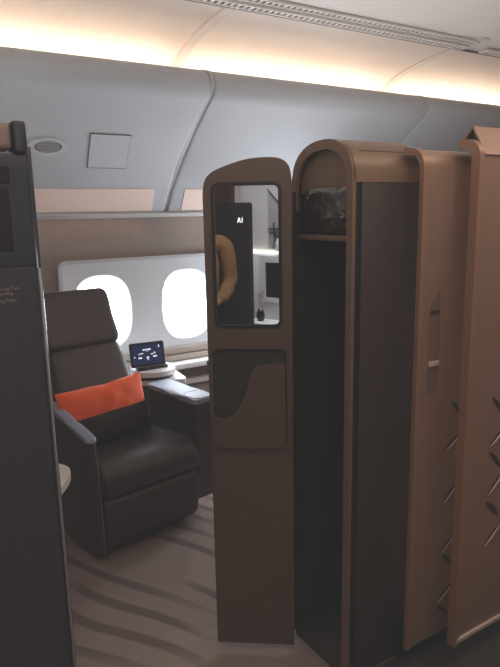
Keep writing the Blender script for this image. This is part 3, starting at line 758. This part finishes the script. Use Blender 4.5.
l_ = s.chain(up, LA); hand(l_, LA[-1][0], (.02, -.12, -1), (0, 1, -.1), (-1, 0, 0))
for sx in (-1, 1):
    f = s.chain(pv, legs(sx)); s.chain(f, [((sx*.118, -.02, .055), (.036, .034)), ((sx*.125, -.12, .04), (.038, .026)), ((sx*.128, -.18, .035), (.028, .02))])
me = skin_mesh(s.v, s.e, s.r)
b = MB(); b.bm.from_mesh(me)
# face: nose, lips, brow, ears joined into the body surface
b.ell((0, -.112, 1.605), (.013, .020, .012), 12, 8); b.ell((0, -.104, 1.625), (.009, .014, .028), 12, 8)
for sx in (-1, 1):
    b.ell((sx*.074, .0, 1.615), (.010, .020, .032), 12, 8); b.ell((sx*.032, -.094, 1.652), (.022, .010, .006), 12, 8)
body = b.build('body', M['skin'], pr, world=False, angle=80)
lp_ = MB(); lp_.ell((0, -.100, 1.568), (.023, .010, .006), 14, 8); lp_.ell((0, -.099, 1.560), (.018, .010, .005), 14, 8); lp_.build('mouth', M['lips'], body, world=False)
for sx in (-1, 1):
    e = MB(); e.ell((sx*.032, -.094, 1.634), (.013, .009, .007), 14, 8); e = e.build('eye', M['eyewhite'], body, world=False)
hb_ = MB()
rings = []
for i in range(13):
    ph = math.pi*.5-(math.pi*.95)*i/12
    rings.append([(.092*math.cos(ph if ph > -.9 else -.9)*math.cos(t), .012+.106*math.cos(ph if ph > -.9 else -.9)*math.sin(t)*(1 if math.sin(t) > 0 else (.94 if ph > .75 else .1)), 1.655+.105*math.sin(ph)) for t in [2*math.pi*k/28 for k in range(28)]])
hb_.rings(rings); hb_.build('hair', M['hair'], pr, world=False, angle=80)
# clothing
s2 = SK(); a = s2.add((0, 0, .93), (.162, .122)); w2 = s2.add((0, -.005, 1.10), (.152, .116), a); c2 = s2.add((0, 0, 1.27), (.166, .122), w2); u2 = s2.add((0, .01, 1.395), (.120, .085), c2)
s2.add((0, .008, 1.445), (.066, .066), u2)
for arm in (RA, LA):
    s2.chain(u2, [(p, r+.016) for p, r in arm[:-1]]+[(tuple(Vector(arm[-1][0])*.75+Vector(arm[-2][0])*.25), .040)])
me = skin_mesh(s2.v, s2.e, s2.r)
b = MB(); b.bm.from_mesh(me)
for v in b.bm.verts:
    v.co += v.normal*(noise.noise(Vector((v.co.x*16, v.co.y*16, v.co.z*9)))*.014)
b.build('shirt', M['shirt'], pr, world=False, angle=80)
s3 = SK(); a = s3.add((0, 0, .97), (.152, .114))
for sx in (-1, 1): s3.chain(a, [(p, tuple(q+.018 for q in r) if isinstance(r, tuple) else r+.020) for p, r in legs(sx)])
b = MB(); b.bm.from_mesh(skin_mesh(s3.v, s3.e, s3.r)); b.build('trousers', M['trousers'], pr, world=False, angle=80)
for sx in (-1, 1):
    sh_ = catmull([(.055, .003), (.060, .06), (.03, .085), (-.03, .085), (-.10, .066), (-.18, .052), (-.215, .03), (-.212, .004), (-.08, .001)], 3, True)
    MB().soft(sh_, sx*.122-.047, sx*.122+.047, .022).build('shoe', M['shoe'], pr, world=False)
#REAR_END
# ================================================================== LIGHTS
def area(name, loc, rot, sx, sy, power, col, spread=180):
    l = bpy.data.lights.new(name, 'AREA'); l.shape = 'RECTANGLE'; l.size = sx; l.size_y = sy; l.energy = power; l.color = col; l.spread = R(spread)
    o = bpy.data.objects.new(name, l); C.objects.link(o); o.location = loc; o.rotation_euler = [R(a) for a in rot]
    return o
for x in (-.78, .78, 2.34, 3.9):
    area('cove_lamp', (x, 3.17, 2.275), (165, 0, 0), 1.46, .05, 3.6, (1, .78, .62))
area('aisle_lamp', (1.4, .75, 2.50), (0, 0, 0), 3.6, .10, 11, (1, .82, .70))
area('far_cabin_lamp', (1.2, -1.42, 2.02), (90, 0, 0), 4.5, .25, 2.2, (.95, .97, 1), 34)  # added fill for the bin fronts, standing for light from the far side
for x in (.78, 2.34):
    area('underbin_lamp', (x, 3.50, 1.575), (25, 0, 0), 1.4, .02, .25, (1, .66, .45))
area('suite_uplight', (-.35, 2.1, 1.15), (180, 0, 0), .5, .5, 7, (.97, .98, 1), 150)  # unseen fill behind the entry panel, imitating daylight bounce onto the bins
area('suite_uplight', (2.3, 2.2, 1.15), (180, 0, 0), .9, .5, 4.6, (.97, .98, 1), 150)  # another added bounce fill, out of sight behind the wardrobe
area('aisle_uplight', (1.2, .2, 2.2), (180, 0, 0), 4, .3, 17, (1, .84, .73))  # added upward fill that brightens the ceiling
area('window_spill', (2.75, 3.22, 1.02), (90, 0, 78), .4, .5, 18, (.82, .90, 1))  # added fill hidden by the wardrobe, imitating window light on the lining
area('rear_lamp', (-1.2, -1.1, 2.45), (-8, 0, 0), 1.4, .3, 6, (.95, .97, 1), 75)  # added fill for the rear wall reflected in the mirror

w = bpy.data.worlds.new('cabin'); bpy.context.scene.world = w; w.use_nodes = True
w.node_tree.nodes['Background'].inputs[0].default_value = (.6, .75, 1, 1); w.node_tree.nodes['Background'].inputs[1].default_value = .5

# ================================================================== CAMERA
cam = bpy.data.cameras.new('camera'); co = bpy.data.objects.new('camera', cam); C.objects.link(co)
F, CX, CY = 600., 250., 333.5
down = Vector((310-CX, -(3300-CY), -F)).normalized(); Zc = -down
a = 1230-CX; u = (-(Zc.x*a)+Zc.z*F)/Zc.y
Xc = Vector((a, u, -F)).normalized(); Yc = Zc.cross(Xc)
co.matrix_world = Matrix.Translation((0, 0, 1.6)) @ Matrix((Xc, Yc, Zc)).to_4x4()
cam.sensor_fit = 'VERTICAL'; cam.sensor_height = 24; cam.lens = 24*F/667; cam.clip_start = .05
bpy.context.scene.camera = co
vs = bpy.context.scene.view_settings
vs.view_transform = 'Standard'; vs.exposure = 0
vs.use_curve_mapping = True          # the camera's faded blacks
cm = vs.curve_mapping
for p in cm.curves[3].points: pass
cm.curves[3].points[0].location = (0, .018); cm.curves[3].points[-1].location = (1, 1)
for p in cm.curves[3].points: p.handle_type = 'VECTOR'
cm.update()
